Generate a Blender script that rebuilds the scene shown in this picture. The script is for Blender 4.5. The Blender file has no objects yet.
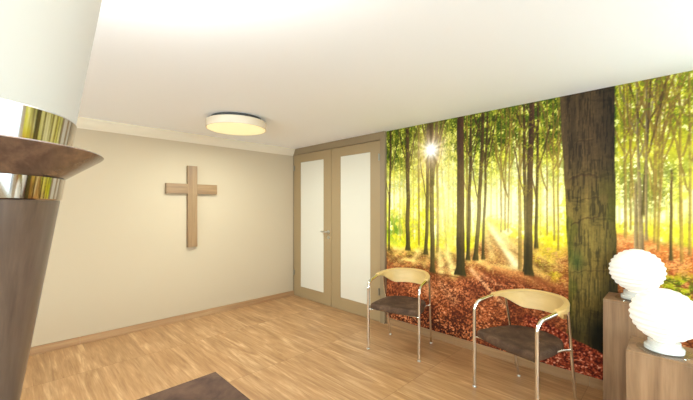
import bpy, bmesh, math, random
import numpy as np
from mathutils import Vector, Matrix

random.seed(7)
C = bpy.context.scene.collection
PI = math.pi

# ------------------------------------------------------------------ room measures (metres)
ROOM_H = 2.5
X_MURAL = 3.476          # wall with the double door and the forest mural
Y_CROSS = 4.705          # wall with the wooden cross
X_WEST = -4.0            # unseen wall behind the camera, left; its windows are added
Y_SOUTH = -4.0           # unseen wall behind the camera, right; its windows are added
EYE = 1.521

# ------------------------------------------------------------------ colour + material helpers
def lin1(c):
    c = c / 255.0
    return c / 12.92 if c <= 0.04045 else ((c + 0.055) / 1.055) ** 2.4

def rgb(r, g, b):
    return (lin1(r), lin1(g), lin1(b), 1.0)

class NT:
    """tiny node-tree builder"""
    def __init__(self, name):
        self.m = bpy.data.materials.new(name)
        self.m.use_nodes = True
        self.t = self.m.node_tree
        self.t.nodes.clear()
        self.out = self.t.nodes.new('ShaderNodeOutputMaterial')
        self.b = self.t.nodes.new('ShaderNodeBsdfPrincipled')
        self.t.links.new(self.b.outputs[0], self.out.inputs[0])
    def n(self, kind, **kw):
        nd = self.t.nodes.new(kind)
        for k, v in kw.items():
            setattr(nd, k, v)
        return nd
    def l(self, a, b):
        self.t.links.new(a, b)
    def set(self, **kw):
        for k, v in kw.items():
            self.b.inputs[k.replace('_', ' ')].default_value = v
        return self
    def math(self, op, a, b=None):
        nd = self.n('ShaderNodeMath', operation=op)
        for i, v in enumerate((a, b)):
            if v is None:
                continue
            if hasattr(v, 'is_linked') or hasattr(v, 'links'):
                self.l(v, nd.inputs[i])
            else:
                nd.inputs[i].default_value = v
        return nd.outputs[0]
    def ramp(self, fac, stops, interp='LINEAR'):
        r = self.n('ShaderNodeValToRGB')
        r.color_ramp.interpolation = interp
        e = r.color_ramp.elements
        while len(e) < len(stops):
            e.new(0.5)
        for i, (p, c) in enumerate(stops):
            e[i].position = p
            e[i].color = c
        self.l(fac, r.inputs[0])
        return r.outputs[0]
    def mix(self, fac, a, b, blend='MIX'):
        nd = self.n('ShaderNodeMix', data_type='RGBA', blend_type=blend)
        for sock, v in ((nd.inputs[0], fac), (nd.inputs[6], a), (nd.inputs[7], b)):
            if hasattr(v, 'links'):
                self.l(v, sock)
            else:
                sock.default_value = v
        return nd.outputs[2]
    def coords(self, scale=(1, 1, 1), loc=(0, 0, 0), rot=(0, 0, 0)):
        tc = self.n('ShaderNodeTexCoord')
        mp = self.n('ShaderNodeMapping')
        mp.inputs['Scale'].default_value = scale
        mp.inputs['Location'].default_value = loc
        mp.inputs['Rotation'].default_value = rot
        self.l(tc.outputs['Object'], mp.inputs['Vector'])
        return mp.outputs[0]
    def noise(self, vec, scale, detail=3, rough=0.5, dist=0.0):
        nd = self.n('ShaderNodeTexNoise')
        nd.inputs['Scale'].default_value = scale
        nd.inputs['Detail'].default_value = detail
        nd.inputs['Roughness'].default_value = rough
        nd.inputs['Distortion'].default_value = dist
        self.l(vec, nd.inputs['Vector'])
        return nd.outputs[0]
    def bump(self, h, strength=0.2, dist=0.01):
        bp = self.n('ShaderNodeBump')
        bp.inputs['Strength'].default_value = strength
        bp.inputs['Distance'].default_value = dist
        self.l(h, bp.inputs['Height'])
        self.l(bp.outputs[0], self.b.inputs['Normal'])

def plain(name, col, rough=0.5, metal=0.0, bump=None):
    t = NT(name)
    t.set(Base_Color=col, Roughness=rough, Metallic=metal)
    if bump:
        t.bump(t.noise(t.coords(), bump[0], 4), bump[1], 0.003)
    return t.m

def wood(name, dark, mid, light, along='z', size=1.0, rough=0.45, fine=0.5, spec=0.4):
    """straight grained veneer, grain running along one object axis"""
    t = NT(name)
    a, b = 22 / size, 1.3 / size
    sc = {'x': (b, a, a), 'y': (a, b, a), 'z': (a, a, b)}[along]
    v = t.coords(sc)
    n1 = t.noise(v, 1.0, 5, 0.6, 0.6)
    f2 = 5.0
    v2 = t.coords(tuple(s * f2 for s in sc))
    n2 = t.noise(v2, 1.0, 3, 0.6, 0.2)
    f = t.math('ADD', t.math('MULTIPLY', n1, 1 - fine * 0.5), t.math('MULTIPLY', n2, fine * 0.5))
    col = t.ramp(f, [(0.3, dark), (0.5, mid), (0.7, light)])
    t.l(col, t.b.inputs['Base Color'])
    t.set(Roughness=rough)
    t.b.inputs['Specular IOR Level'].default_value = spec
    t.bump(f, 0.08, 0.002)
    return t.m

# ------------------------------------------------------------------ mesh helpers
def obj(name, bm, mat, parent=None, loc=(0, 0, 0), smooth=False, angle=40):
    me = bpy.data.meshes.new(name)
    bmesh.ops.recalc_face_normals(bm, faces=bm.faces)
    bm.to_mesh(me)
    bm.free()
    if smooth:
        me.shade_smooth()
        me.set_sharp_from_angle(angle=math.radians(angle))
    me.materials.append(mat)
    o = bpy.data.objects.new(name, me)
    C.objects.link(o)
    o.location = loc
    if parent is not None:
        o.parent = parent
    return o

def thing(name, label, cat, loc=(0, 0, 0), rz=0.0, group=None):
    o = bpy.data.objects.new(name, None)
    o.empty_display_size = 0.1
    C.objects.link(o)
    o.location = loc
    o.rotation_euler = (0, 0, rz)
    return tag(o, label, cat, group)

def tag(o, label, cat, group=None):
    o['label'] = label
    o['category'] = cat
    if group:
        o['group'] = group
    return o

def struct(o):
    o['kind'] = 'structure'
    return o

def box(bm, lo, hi, bevel=0.0, seg=2):
    lo, hi = Vector(lo), Vector(hi)
    r = bmesh.ops.create_cube(bm, size=1.0)
    vs = r['verts']
    c, s = (lo + hi) / 2, hi - lo
    for v in vs:
        v.co = Vector((v.co.x * s.x, v.co.y * s.y, v.co.z * s.z)) + c
    if bevel > 0:
        es = list({e for v in vs for e in v.link_edges})
        bmesh.ops.bevel(bm, geom=es, offset=bevel, segments=seg, profile=0.5, affect='EDGES')
    return bm

def boxes(*args, bevel=0.0):
    bm = bmesh.new()
    for lo, hi in args:
        box(bm, lo, hi, bevel)
    return bm

def lathe(bm, prof, n=64, cap=True, centre=(0, 0, 0)):
    """prof: list of (radius, z); closed top/bottom if radius 0"""
    rings = []
    cx, cy, cz = centre
    for r, z in prof:
        if r <= 1e-6:
            rings.append([bm.verts.new((cx, cy, cz + z))])
        else:
            rings.append([bm.verts.new((cx + r * math.cos(2 * PI * i / n), cy + r * math.sin(2 * PI * i / n), cz + z)) for i in range(n)])
    for a, b in zip(rings, rings[1:]):
        for i in range(n):
            j = (i + 1) % n
            if len(a) == 1 and len(b) == 1:
                continue
            if len(a) == 1:
                bm.faces.new((a[0], b[i], b[j]))
            elif len(b) == 1:
                bm.faces.new((a[i], a[j], b[0]))
            else:
                bm.faces.new((a[i], a[j], b[j], b[i]))
    if cap:
        for r in (rings[0], rings[-1]):
            if len(r) > 2:
                bm.faces.new(r)
    return bm

def tube(bm, pts, r, n=12, cap=True):
    """round tube along a polyline"""
    pts = [Vector(p) for p in pts]
    rs = r if isinstance(r, (list, tuple)) else [r] * len(pts)
    t0 = (pts[1] - pts[0]).normalized()
    up = Vector((0, 0, 1)) if abs(t0.z) < 0.9 else Vector((1, 0, 0))
    nrm = (up - t0 * up.dot(t0)).normalized()
    rings = []
    for i, p in enumerate(pts):
        if i == 0:
            t = t0
        elif i == len(pts) - 1:
            t = (pts[-1] - pts[-2]).normalized()
        else:
            t = ((pts[i + 1] - p).normalized() + (p - pts[i - 1]).normalized()).normalized()
        nrm = (nrm - t * nrm.dot(t)).normalized()
        bi = t.cross(nrm)
        rings.append([bm.verts.new(p + (nrm * math.cos(2 * PI * k / n) + bi * math.sin(2 * PI * k / n)) * rs[i]) for k in range(n)])
    for a, b in zip(rings, rings[1:]):
        for k in range(n):
            j = (k + 1) % n
            bm.faces.new((a[k], a[j], b[j], b[k]))
    if cap:
        bm.faces.new(rings[0])
        bm.faces.new(rings[-1])
    return bm

def fillet(p0, p1, p2, r, n=8):
    """points of a rounded corner at p1"""
    p0, p1, p2 = Vector(p0), Vector(p1), Vector(p2)
    a, b = (p0 - p1).normalized(), (p2 - p1).normalized()
    ang = a.angle(b)
    d = r / math.tan(ang / 2)
    s, e = p1 + a * d, p1 + b * d
    c = p1 + (a + b).normalized() * (r / math.sin(ang / 2))
    out = []
    for i in range(n + 1):
        q = (s.lerp(e, i / n) - c).normalized() * r + c
        out.append(q)
    return out

def copy_tree(o, parent=None):
    c = o.copy()
    C.objects.link(c)
    if parent is not None:
        c.parent = parent
    for ch in list(o.children):
        copy_tree(ch, c)
    return c

# ------------------------------------------------------------------ materials
def floor_material():
    t = NT('floor_parquet')
    tc = t.n('ShaderNodeTexCoord')
    sp = t.n('ShaderNodeSeparateXYZ')
    t.l(tc.outputs['Object'], sp.inputs[0])
    x, y = sp.outputs[0], sp.outputs[1]
    W, L = 0.142, 1.107
    ix = t.math('FLOOR', t.math('DIVIDE', x, W))
    yy = t.math('DIVIDE', t.math('ADD', y, 0.552), L)
    iy = t.math('FLOOR', yy)
    cid = t.n('ShaderNodeCombineXYZ')
    t.l(ix, cid.inputs[0]); t.l(iy, cid.inputs[1])
    wn = t.n('ShaderNodeTexWhiteNoise', noise_dimensions='3D')
    t.l(cid.outputs[0], wn.inputs['Vector'])
    rnd = wn.outputs['Value']
    # grain: stretched along y, shifted for each plank
    def vec(kx, ky, kr):
        c = t.n('ShaderNodeCombineXYZ')
        t.l(t.math('ADD', t.math('MULTIPLY', x, kx), t.math('MULTIPLY', rnd, kr)), c.inputs[0])
        t.l(t.math('MULTIPLY', y, ky), c.inputs[1])
        t.l(t.math('MULTIPLY', rnd, 17.0), c.inputs[2])
        return c.outputs[0]
    n0 = t.noise(vec(8.5, 1.0, 40.0), 1.0, 2, 0.5, 1.8)          # broad pale flames
    n1 = t.noise(vec(26.0, 1.5, 40.0), 1.0, 3, 0.6, 1.3)         # growth rings
    n2 = t.noise(vec(110.0, 7.0, 40.0), 1.0, 3, 0.6, 0.3)        # pores
    f = t.math('ADD', t.math('ADD', t.math('MULTIPLY', n0, 0.44), t.math('MULTIPLY', n1, 0.36)), t.math('MULTIPLY', n2, 0.20))
    col = t.ramp(f, FLOOR_STOPS)
    tint = t.ramp(rnd, [(0.0, (0.93, 0.92, 0.90, 1)), (1.0, (1.04, 1.03, 1.02, 1))])
    col = t.mix(1.0, col, tint, 'MULTIPLY')
    # thin joints at plank ends and sides
    fy = t.math('FRACT', yy)
    jy = t.math('LESS_THAN', fy, 0.006)
    fx = t.math('FRACT', t.math('DIVIDE', x, W))
    jx = t.math('MULTIPLY', t.math('LESS_THAN', fx, 0.012), 0.35)
    col = t.mix(t.math('MULTIPLY', t.math('MAXIMUM', jy, jx), 0.45), col, rgb(120, 78, 44))
    t.l(col, t.b.inputs['Base Color'])
    t.set(Roughness=0.42)
    t.b.inputs['Specular IOR Level'].default_value = 0.35
    t.bump(f, 0.05, 0.002)
    return t.m

FLOOR_STOPS = [(0.32, rgb(136, 92, 55)), (0.46, rgb(162, 118, 75)), (0.54, rgb(175, 131, 87)), (0.66, rgb(204, 164, 119))]
P_SOUTH, P_WEST, P_TORCH, P_CEIL, P_EAST, EXPOSURE = 200.0, 180.0, 150.0, 44.0, 30.0, 0.05
# ------------------------------------------------------------------ the printed forest on the wall covering
_rng = np.random.RandomState(11)

def vnoise(x, y, seed=0):
    """smooth value noise in 0..1"""
    xi, yi = np.floor(x).astype(np.int64), np.floor(y).astype(np.int64)
    fx, fy = x - xi, y - yi
    fx, fy = fx * fx * (3 - 2 * fx), fy * fy * (3 - 2 * fy)
    def h(a, b):
        k = (a * 374761393 + b * 668265263 + seed * 982451653) & 0x7fffffff
        k = ((k ^ (k >> 13)) * 1274126177) & 0x7fffffff
        return ((k ^ (k >> 16)) & 0xffff) / 65535.0
    return (h(xi, yi) * (1 - fx) + h(xi + 1, yi) * fx) * (1 - fy) + (h(xi, yi + 1) * (1 - fx) + h(xi + 1, yi + 1) * fx) * fy

def fbm(x, y, seed=0, octv=4):
    s, a, t = 0.0, 0.5, 0.0
    for i in range(octv):
        s = s + a * vnoise(x * 2 ** i + 17.3 * i, y * 2 ** i + 9.1 * i, seed + i)
        t += a
        a *= 0.55
    return s / t

def sstep(a, b, x):
    t = np.clip((x - a) / (b - a), 0, 1)
    return t * t * (3 - 2 * t)

# slender trunks of the print: m top, z top, m foot, z foot, width top, width foot, tone
TRUNKS = [
    (0.118, 2.243, 0.118, 1.157, 0.024, 0.024, 'f'), (0.211, 2.106, 0.211, 1.099, 0.023, 0.031, 'f'), (0.272, 2.1, 0.272, 1.128, 0.015, 0.018, 'f'),
    (0.404, 2.088, 0.404, 1.113, 0.017, 0.017, 'f'), (0.489, 1.959, 0.489, 1.059, 0.021, 0.021, 'm'), (0.544, 2.193, 0.544, 1.123, 0.014, 0.016, 'f'),
    (0.729, 1.964, 0.742, 0.999, 0.026, 0.032, 'm'), (0.78, 2.051, 0.842, 1.031, 0.019, 0.031, 'f'), (0.878, 2.153, 0.866, 1.202, 0.012, 0.012, 'f'),
    (0.926, 1.926, 0.926, 1.15, 0.014, 0.014, 'f'), (1.087, 2.364, 1.087, 1.107, 0.017, 0.017, 'm'), (1.342, 2.098, 1.342, 1.322, 0.012, 0.012, 'f'),
    (1.392, 2.092, 1.401, 1.334, 0.01, 0.01, 'f'), (1.44, 2.086, 1.44, 1.266, 0.012, 0.015, 'm'), (1.488, 2.179, 1.479, 1.288, 0.012, 0.015, 'm'),
    (1.535, 1.977, 1.535, 1.33, 0.009, 0.009, 'f'), (1.847, 2.266, 1.847, 1.26, 0.01, 0.01, 'm'), (1.895, 2.303, 1.903, 1.219, 0.009, 0.012, 'm'),
    (1.798, 2.229, 1.79, 1.257, 0.008, 0.01, 'f'), (1.934, 2.207, 1.934, 1.131, 0.009, 0.012, 'm'), (2.361, 2.057, 2.361, 1.348, 0.008, 0.009, 'f'),
    (2.392, 2.093, 2.398, 1.269, 0.012, 0.018, 'm'), (2.429, 1.969, 2.429, 1.335, 0.007, 0.012, 'm'), (2.517, 2.19, 2.517, 1.378, 0.007, 0.008, 'f'),
    (2.58, 2.027, 2.569, 1.25, 0.011, 0.014, 'm'), (2.602, 2.175, 2.591, 1.191, 0.011, 0.014, 'm'), (2.635, 1.645, 2.635, 1.33, 0.008, 0.008, 'f'),
    (2.546, 1.955, 2.546, 1.371, 0.006, 0.007, 'f'), (0.07, 2.468, 0.038, 0.958, 0.035, 0.024, 'd'), (0.324, 2.515, 0.331, 0.984, 0.053, 0.062, 'd'),
    (0.618, 2.512, 0.585, 0.96, 0.04, 0.047, 'd'), (0.658, 2.529, 0.664, 0.759, 0.059, 0.059, 'd'), (0.805, 2.445, 0.742, 2.054, 0.02, 0.015, 'm'),
    (0.729, 2.516, 0.671, 1.771, 0.041, 0.034, 'd'), (1.014, 2.507, 1.008, 0.774, 0.08, 0.104, 'D'), (1.132, 2.506, 1.104, 0.948, 0.027, 0.039, 'd'),
    (1.265, 2.501, 1.18, 0.957, 0.031, 0.049, 'd'), (1.301, 2.432, 1.26, 0.976, 0.018, 0.029, 'd'), (1.526, 2.321, 1.507, 1.27, 0.011, 0.013, 'm'),
    (1.617, 2.498, 1.617, 0.919, 0.022, 0.03, 'm'), (1.653, 2.462, 1.67, 0.898, 0.019, 0.044, 'd'), (1.718, 2.496, 1.692, 0.872, 0.045, 0.065, 'D'),
    (1.773, 2.4, 1.756, 1.134, 0.015, 0.029, 'd'), (2.47, 2.214, 2.497, 1.043, 0.008, 0.032, 'g'), (2.459, 1.714, 2.465, 1.086, 0.013, 0.027, 'g'),
    (2.54, 2.34, 2.503, 1.455, 0.01, 0.014, 'd'), (2.523, 1.957, 2.523, 1.262, 0.009, 0.012, 'g'), (2.416, 2.328, 2.447, 1.572, 0.009, 0.01, 'm'),
    (2.624, 2.171, 2.602, 1.57, 0.009, 0.009, 'm'), (2.58, 2.369, 2.563, 1.571, 0.007, 0.009, 'm'), (2.662, 1.792, 2.659, 1.123, 0.01, 0.016, 'd'),
    (2.704, 2.376, 2.714, 1.115, 0.01, 0.018, 'm'), (2.755, 2.364, 2.76, 1.171, 0.01, 0.015, 'm'),
]

def paint_forest(m, z):
    """colour (0..255 sRGB) of the print at m metres from its left edge, z metres above the floor"""
    col = np.zeros(m.shape + (3,))
    def over(c, a):
        col[:] = col * (1 - a[..., None]) + np.asarray(c, float) * a[..., None]
    def over_arr(c, a):
        col[:] = col * (1 - a[..., None]) + c * a[..., None]
    def lerp(c0, c1, t):
        return np.asarray(c0, float) * (1 - t[..., None]) + np.asarray(c1, float) * t[..., None]
    def g(m0, z0, sm, sz):
        return np.exp(-((m - m0) / sm) ** 2 - ((z - z0) / sz) ** 2)
    # ---- distance haze: bright yellow wood behind the trunks
    zz = z + 0.25 * (fbm(m * 2.2, z * 2.2, 3) - 0.5)
    base = lerp((230, 222, 70), (250, 246, 150), sstep(1.15, 1.6, zz))
    base = lerp((0, 0, 0), (1, 1, 1), np.zeros_like(m)) + base
    hi = sstep(1.75, 2.3, zz)
    base = base * (1 - hi[..., None]) + np.array((176, 182, 52.)) * hi[..., None]
    col[:] = base
    # vertical streaks of far stems and light between them
    st = fbm(m * 26, z * 1.1, 21, 3)
    mid = sstep(1.0, 1.25, z) * (1 - sstep(2.1, 2.4, z))
    over((253, 250, 206), 0.95 * mid * sstep(0.50, 0.68, st))
    over((184, 172, 30), 0.7 * mid * sstep(0.47, 0.33, st))
    over((150, 146, 30), 0.5 * mid * (1 - sstep(0.75, 1.0, m)) * sstep(0.46, 0.58, fbm(m * 13, z * 7, 23, 3)))
    # soft leaf clouds
    lf = fbm(m * 9, z * 9, 31, 4)
    over((228, 226, 26), 0.8 * sstep(0.48, 0.58, 0.6 * lf + 0.4 * fbm(m * 40, z * 36, 33, 3)) * sstep(0.95, 1.15, z) * (1 - sstep(1.9, 2.3, z)))
    # ---- glows
    for (a, b, sm, sz, k) in ((1.45, 1.46, 0.24, 0.34, 1.0), (1.30, 1.65, 0.30, 0.30, 0.5), (2.45, 1.70, 0.11, 0.36, 1.0), (2.56, 1.60, 0.24, 0.25, 0.4),
                              (0.20, 1.72, 0.22, 0.30, 0.65), (0.86, 1.7, 0.16, 0.5, 0.7), (0.45, 1.85, 0.30, 0.2, 0.4),
                              (1.86, 1.60, 0.10, 0.30, 0.75)):
        over((255, 253, 226), k * g(a, b, sm, sz))
    # ---- canopy foliage, light and dark flecks
    warp = 0.05 * (fbm(m * 7, z * 7, 41) - 0.5)
    c1 = fbm(m * 24 + 8 * warp, z * 19, 51, 4)
    c2 = fbm(m * 85, z * 70, 61, 3)
    fl = 0.5 + 1.15 * (0.5 * c1 + 0.5 * c2 - 0.5)
    dens = fbm(m * 3.1, z * 3.1, 71, 3)
    lo = 1.98 - 0.28 * np.exp(-((m - 2.55) / 0.25) ** 2) + 0.22 * np.exp(-((m - 0.62) / 0.2) ** 2)
    top = sstep(lo - 0.35, lo + 0.38, z + 0.5 * (dens - 0.5))
    leafc = lerp((176, 176, 46), (112, 124, 26), sstep(0.38, 0.52, dens))
    over_arr(leafc, 0.95 * top * sstep(0.36, 0.43, fl))
    over((80, 92, 16), 0.9 * top * sstep(0.47, 0.55, fl))
    over((50, 68, 8), 0.95 * top * sstep(0.56, 0.63, fl) * sstep(1.9, 2.2, z))
    over((66, 84, 16), 0.75 * sstep(2.05, 2.35, z) * g(1.6, 2.45, 0.55, 0.36) * sstep(0.38, 0.50, fl))
    over((70, 84, 16), 0.5 * sstep(2.0, 2.3, z) * g(0.1, 2.45, 0.22, 0.4) * sstep(0.42, 0.52, fl))
    over((238, 236, 140), 0.8 * top * sstep(0.38, 0.31, fl))
    # airy yellow-green leaves with pale gaps at the right hand side
    r_ = sstep(2.33, 2.36, m)
    over((222, 212, 36), 0.8 * r_ * sstep(1.75, 2.0, z) * sstep(0.42, 0.5, fl))
    over((104, 110, 26), 0.85 * r_ * sstep(1.9, 2.2, z) * sstep(0.47, 0.54, fl))
    over((214, 210, 150), 0.8 * r_ * sstep(2.0, 2.2, z) * sstep(0.42, 0.35, fl))
    # golden hanging leaves left of the sun
    over((186, 150, 40), 0.55 * g(0.52, 2.1, 0.13, 0.42) * sstep(0.42, 0.55, fl))
    # ---- far ground: a slope that climbs to the right behind the stems
    hor = np.interp(m, [-1, 0.05, 0.6, 1.1, 1.22, 1.32, 1.55, 1.93, 2.3, 2.65, 4.2],
                    [1.03, 1.04, 1.05, 1.08, 1.2, 1.33, 1.25, 1.17, 1.36, 1.30, 1.25])
    d = hor - z + 0.10 * (fbm(m * 8, z * 8, 81) - 0.5)
    bush = sstep(-0.16, -0.02, d) * (1 - sstep(0.02, 0.08, d))
    over((214, 200, 30), 0.75 * bush * sstep(0.40, 0.52, fbm(m * 20, z * 18, 83)))
    over((96, 140, 24), 0.9 * g(0.12, 1.26, 0.15, 0.17) * sstep(0.38, 0.52, fbm(m * 22, z * 20, 84)))
    gr = sstep(0.0, 0.09, d)
    dep = np.clip(d / 0.85, 0, 1)
    g1 = fbm(m * 14, z * 24, 91, 4)
    gcol = lerp((206, 158, 76), (168, 98, 46), sstep(0.05, 0.3, dep))
    gcol = gcol * (1 - sstep(0.35, 0.75, dep)[..., None]) + np.array((138, 66, 30.)) * sstep(0.35, 0.75, dep)[..., None]
    over_arr(gcol, gr)
    over((236, 190, 100), 0.5 * gr * (1 - sstep(0.3, 0.6, dep)) * sstep(0.52, 0.66, g1))
    over((134, 84, 34), 0.6 * gr * sstep(0.46, 0.34, g1))
    over((128, 122, 36), 0.55 * gr * (1 - sstep(0.85, 1.1, m)) * (1 - sstep(0.10, 0.28, dep)) * sstep(0.38, 0.56, fbm(m * 18, z * 26, 89, 3)))
    over((92, 66, 26), 0.5 * gr * (1 - sstep(1.0, 1.2, m)) * (1 - sstep(0.25, 0.5, dep)) * sstep(0.50, 0.62, fbm(m * 9 + z * 6, z * 22, 90, 3)))
    # hillside behind: pale, with yellow bushes on the right
    hill = sstep(1.24, 1.34, m) * (1 - sstep(1.9, 2.0, m)) * sstep(0.0, 0.06, d) * sstep(0.80, 1.0, z)
    over((214, 174, 96), 0.55 * hill)
    over((160, 120, 52), 0.4 * hill * sstep(0.5, 0.62, fbm(m * 10 + z * 10, (z - m) * 26, 93, 3)))
    for (a, b, sm, sz, k) in ((1.88, 1.22, 0.12, 0.15, 0.95), (1.79, 1.04, 0.06, 0.06, 0.7), (1.90, 0.92, 0.07, 0.07, 0.85)):
        over((222, 206, 30), k * g(a, b, sm, sz) * sstep(0.36, 0.50, fbm(m * 22, z * 22, 95)))
    over((128, 124, 40), 0.6 * g(1.80, 0.96, 0.10, 0.05))
    rb = g(2.66, 0.98, 0.14, 0.20) + g(2.8, 0.8, 0.16, 0.3)
    over((168, 176, 20), np.clip(rb * 1.3, 0, 1) * sstep(0.30, 0.46, fbm(m * 18, z * 18, 97)))
    over((70, 92, 8), 0.7 * np.clip(rb, 0, 1) * sstep(0.52, 0.62, fbm(m * 26, z * 26, 98)))
    rg = sstep(2.33, 2.37, m) * sstep(0.02, 0.1, d) * sstep(0.95, 1.1, z)
    over((206, 112, 58), 0.8 * rg)
    over((236, 168, 104), 0.6 * rg * sstep(0.5, 0.62, g1))
    lt = 0.5 * vnoise(m * 80, z * 130, 87) + 0.5 * vnoise(m * 140, z * 190, 88)
    over((112, 56, 24), 0.55 * gr * sstep(0.1, 0.4, dep + 0.1) * sstep(0.44, 0.30, lt))
    over((240, 186, 116), 0.55 * gr * sstep(0.58, 0.74, lt))
    # sunny patches on the ground at the left
    for (a, b, sm, sz, k) in ((0.12, 0.99, 0.16, 0.03, 0.8), (0.44, 0.97, 0.10, 0.045, 0.8), (0.62, 1.0, 0.08, 0.03, 0.6), (0.34, 0.86, 0.20, 0.025, 0.75),
                              (0.80, 0.83, 0.05, 0.07, 0.8), (0.93, 0.80, 0.06, 0.09, 0.9), (0.86, 0.98, 0.07, 0.12, 0.55), (1.05, 0.98, 0.05, 0.05, 0.5), (0.16, 0.78, 0.1, 0.02, 0.4),
                              (1.26, 0.95, 0.10, 0.03, 0.8), (1.45, 0.92, 0.14, 0.03, 0.6)):
        over((250, 226, 136), k * g(a, b, sm, sz) * sstep(0.36, 0.56, fbm(m * 14, z * 22, 101)))
    # shafts of light across the ground: from, to, width
    def shaft(m0, z0, m1, z1, w0, w1, c, k):
        dx, dz = m1 - m0, z1 - z0
        L2 = dx * dx + dz * dz
        t = ((m - m0) * dx + (z - z0) * dz) / L2
        dist = np.abs((m - m0) * dz - (z - z0) * dx) / math.sqrt(L2)
        w = w0 + (w1 - w0) * np.clip(t, 0, 1)
        over(c, k * np.exp(-(dist / w) ** 2) * sstep(-0.08, 0.06, t) * (1 - sstep(0.9, 1.08, t)))
    shaft(1.31, 1.36, 1.60, 0.92, 0.030, 0.055, (255, 244, 190), 0.95)
    shaft(1.38, 1.32, 1.72, 0.98, 0.015, 0.03, (240, 214, 140), 0.5)
    shaft(1.28, 1.30, 1.36, 0.98, 0.02, 0.04, (236, 206, 130), 0.5)
    shaft(1.13, 0.86, 1.46, 0.56, 0.022, 0.030, (240, 190, 130), 0.9)
    shaft(1.22, 0.84, 1.62, 0.62, 0.012, 0.02, (226, 150, 96), 0.6)
    shaft(1.30, 0.92, 1.95, 0.80, 0.02, 0.03, (226, 150, 84), 0.5)
    for (m0, z0, m1, z1, w0, w1, c, k) in (
            (0.70, 1.06, 0.55, 0.80, 0.02, 0.04, (244, 204, 116), 0.45), (0.76, 1.06, 0.78, 0.74, 0.025, 0.05, (250, 222, 140), 0.7),
            (0.84, 1.10, 0.92, 0.78, 0.03, 0.05, (252, 228, 150), 0.7), (0.92, 1.2, 1.0, 0.95, 0.03, 0.03, (244, 214, 110), 0.5),
            (1.06, 1.02, 1.12, 0.92, 0.02, 0.03, (248, 214, 120), 0.6), (1.20, 1.02, 1.34, 0.88, 0.03, 0.03, (246, 206, 120), 0.65),
            (1.42, 1.16, 1.86, 0.86, 0.02, 0.03, (236, 196, 110), 0.55), (1.55, 1.18, 1.92, 1.0, 0.015, 0.02, (232, 206, 90), 0.6),
            (1.52, 1.10, 1.90, 0.90, 0.012, 0.02, (124, 82, 40), 0.45), (1.34, 1.22, 1.52, 0.95, 0.012, 0.02, (150, 104, 56), 0.5),
            (0.30, 1.02, 0.12, 0.90, 0.015, 0.03, (246, 208, 118), 0.6), (0.50, 1.0, 0.38, 0.84, 0.02, 0.03, (250, 214, 130), 0.6),
            (1.02, 0.78, 1.10, 0.62, 0.03, 0.04, (96, 40, 20), 0.4), (0.66, 0.76, 0.62, 0.55, 0.03, 0.05, (92, 40, 20), 0.35), (1.70, 0.88, 1.92, 0.76, 0.03, 0.03, (110, 52, 22), 0.5)):
        shaft(m0, z0, m1, z1, w0, w1, c, k)
    # ---- near carpet of fallen leaves
    nz = np.interp(m, [-1, 0.05, 0.9, 1.3, 2.0, 4.2], [0.82, 0.80, 0.74, 0.84, 0.78, 0.7])
    nr = sstep(-0.04, 0.12, nz - z + 0.08 * (fbm(m * 9, z * 9, 111) - 0.5))
    p1 = vnoise(m * 62, z * 72, 121)
    p2 = vnoise(m * 110 + 3, z * 120, 122)
    p3 = fbm(m * 5, z * 6, 123, 3)
    pf = 0.5 * p1 + 0.5 * p2
    lc = lerp((134, 66, 33), (186, 106, 56), sstep(0.3, 0.7, p3))
    over_arr(lc, 0.85 * nr)
    over((88, 40, 20), 0.8 * nr * sstep(0.46, 0.30, pf))
    over((210, 126, 76), 0.9 * nr * sstep(0.55, 0.72, pf) * sstep(0.25, 0.6, p3 + 0.1))
    over((240, 190, 142), 0.8 * nr * sstep(0.70, 0.82, pf) * sstep(0.4, 0.6, p3))
    over((238, 168, 120), 0.6 * nr * g(0.62, 0.56, 0.05, 0.10))
    over((230, 160, 108), 0.5 * nr * g(0.80, 0.56, 0.30, 0.10) * sstep(0.4, 0.6, pf))
    over((226, 150, 106), 0.5 * nr * g(0.25, 0.55, 0.12, 0.04) * sstep(0.4, 0.6, pf))
    over((100, 60, 26), 0.6 * sstep(0.012, 0.0, np.abs(z - (0.765 - 0.02 * m))) * sstep(0.6, 0.7, m) * (1 - sstep(1.0, 1.1, m)))
    sh = sstep(0.42, 0.20, z + 0.10 * (fbm(m * 6, z * 6, 131) - 0.5)) * (1 - sstep(0.9, 1.5, m))
    over((44, 18, 10), 0.75 * sh * sstep(0.62, 0.40, pf))
    for (m0, z0, m1, z1, w0, w1, k) in ((1.12, 0.85, 1.48, 0.54, 0.020, 0.028, 0.75), (1.24, 0.82, 1.62, 0.62, 0.010, 0.018, 0.45), (0.72, 0.70, 0.98, 0.44, 0.03, 0.07, 0.35), (0.60, 0.64, 0.66, 0.46, 0.03, 0.05, 0.35)):
        ns = (0.45 + 0.55 * sstep(0.35, 0.6, pf))
        dx, dz = m1 - m0, z1 - z0
        t = ((m - m0) * dx + (z - z0) * dz) / (dx * dx + dz * dz)
        dist = np.abs((m - m0) * dz - (z - z0) * dx) / math.hypot(dx, dz)
        over((238, 186, 136), k * ns * np.exp(-(dist / (w0 + (w1 - w0) * np.clip(t, 0, 1))) ** 2) * sstep(-0.08, 0.06, t) * (1 - sstep(0.9, 1.08, t)))
    over((86, 38, 18), 0.45 * nr * sstep(0.52, 0.40, fbm(m * 3.4 + 2, z * 5.5, 127, 3)) * sstep(0.65, 0.45, pf))
    # ---- slender trunks and their branches
    tone = {'f': ((200, 180, 70), (172, 142, 54), 0.42), 'm': ((120, 94, 42), (138, 108, 46), 0.75), 'd': ((74, 50, 30), (76, 64, 26), 0.95),
            'D': ((76, 48, 36), (66, 56, 22), 1.0), 'g': ((118, 100, 72), (138, 116, 84), 0.95)}
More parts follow.
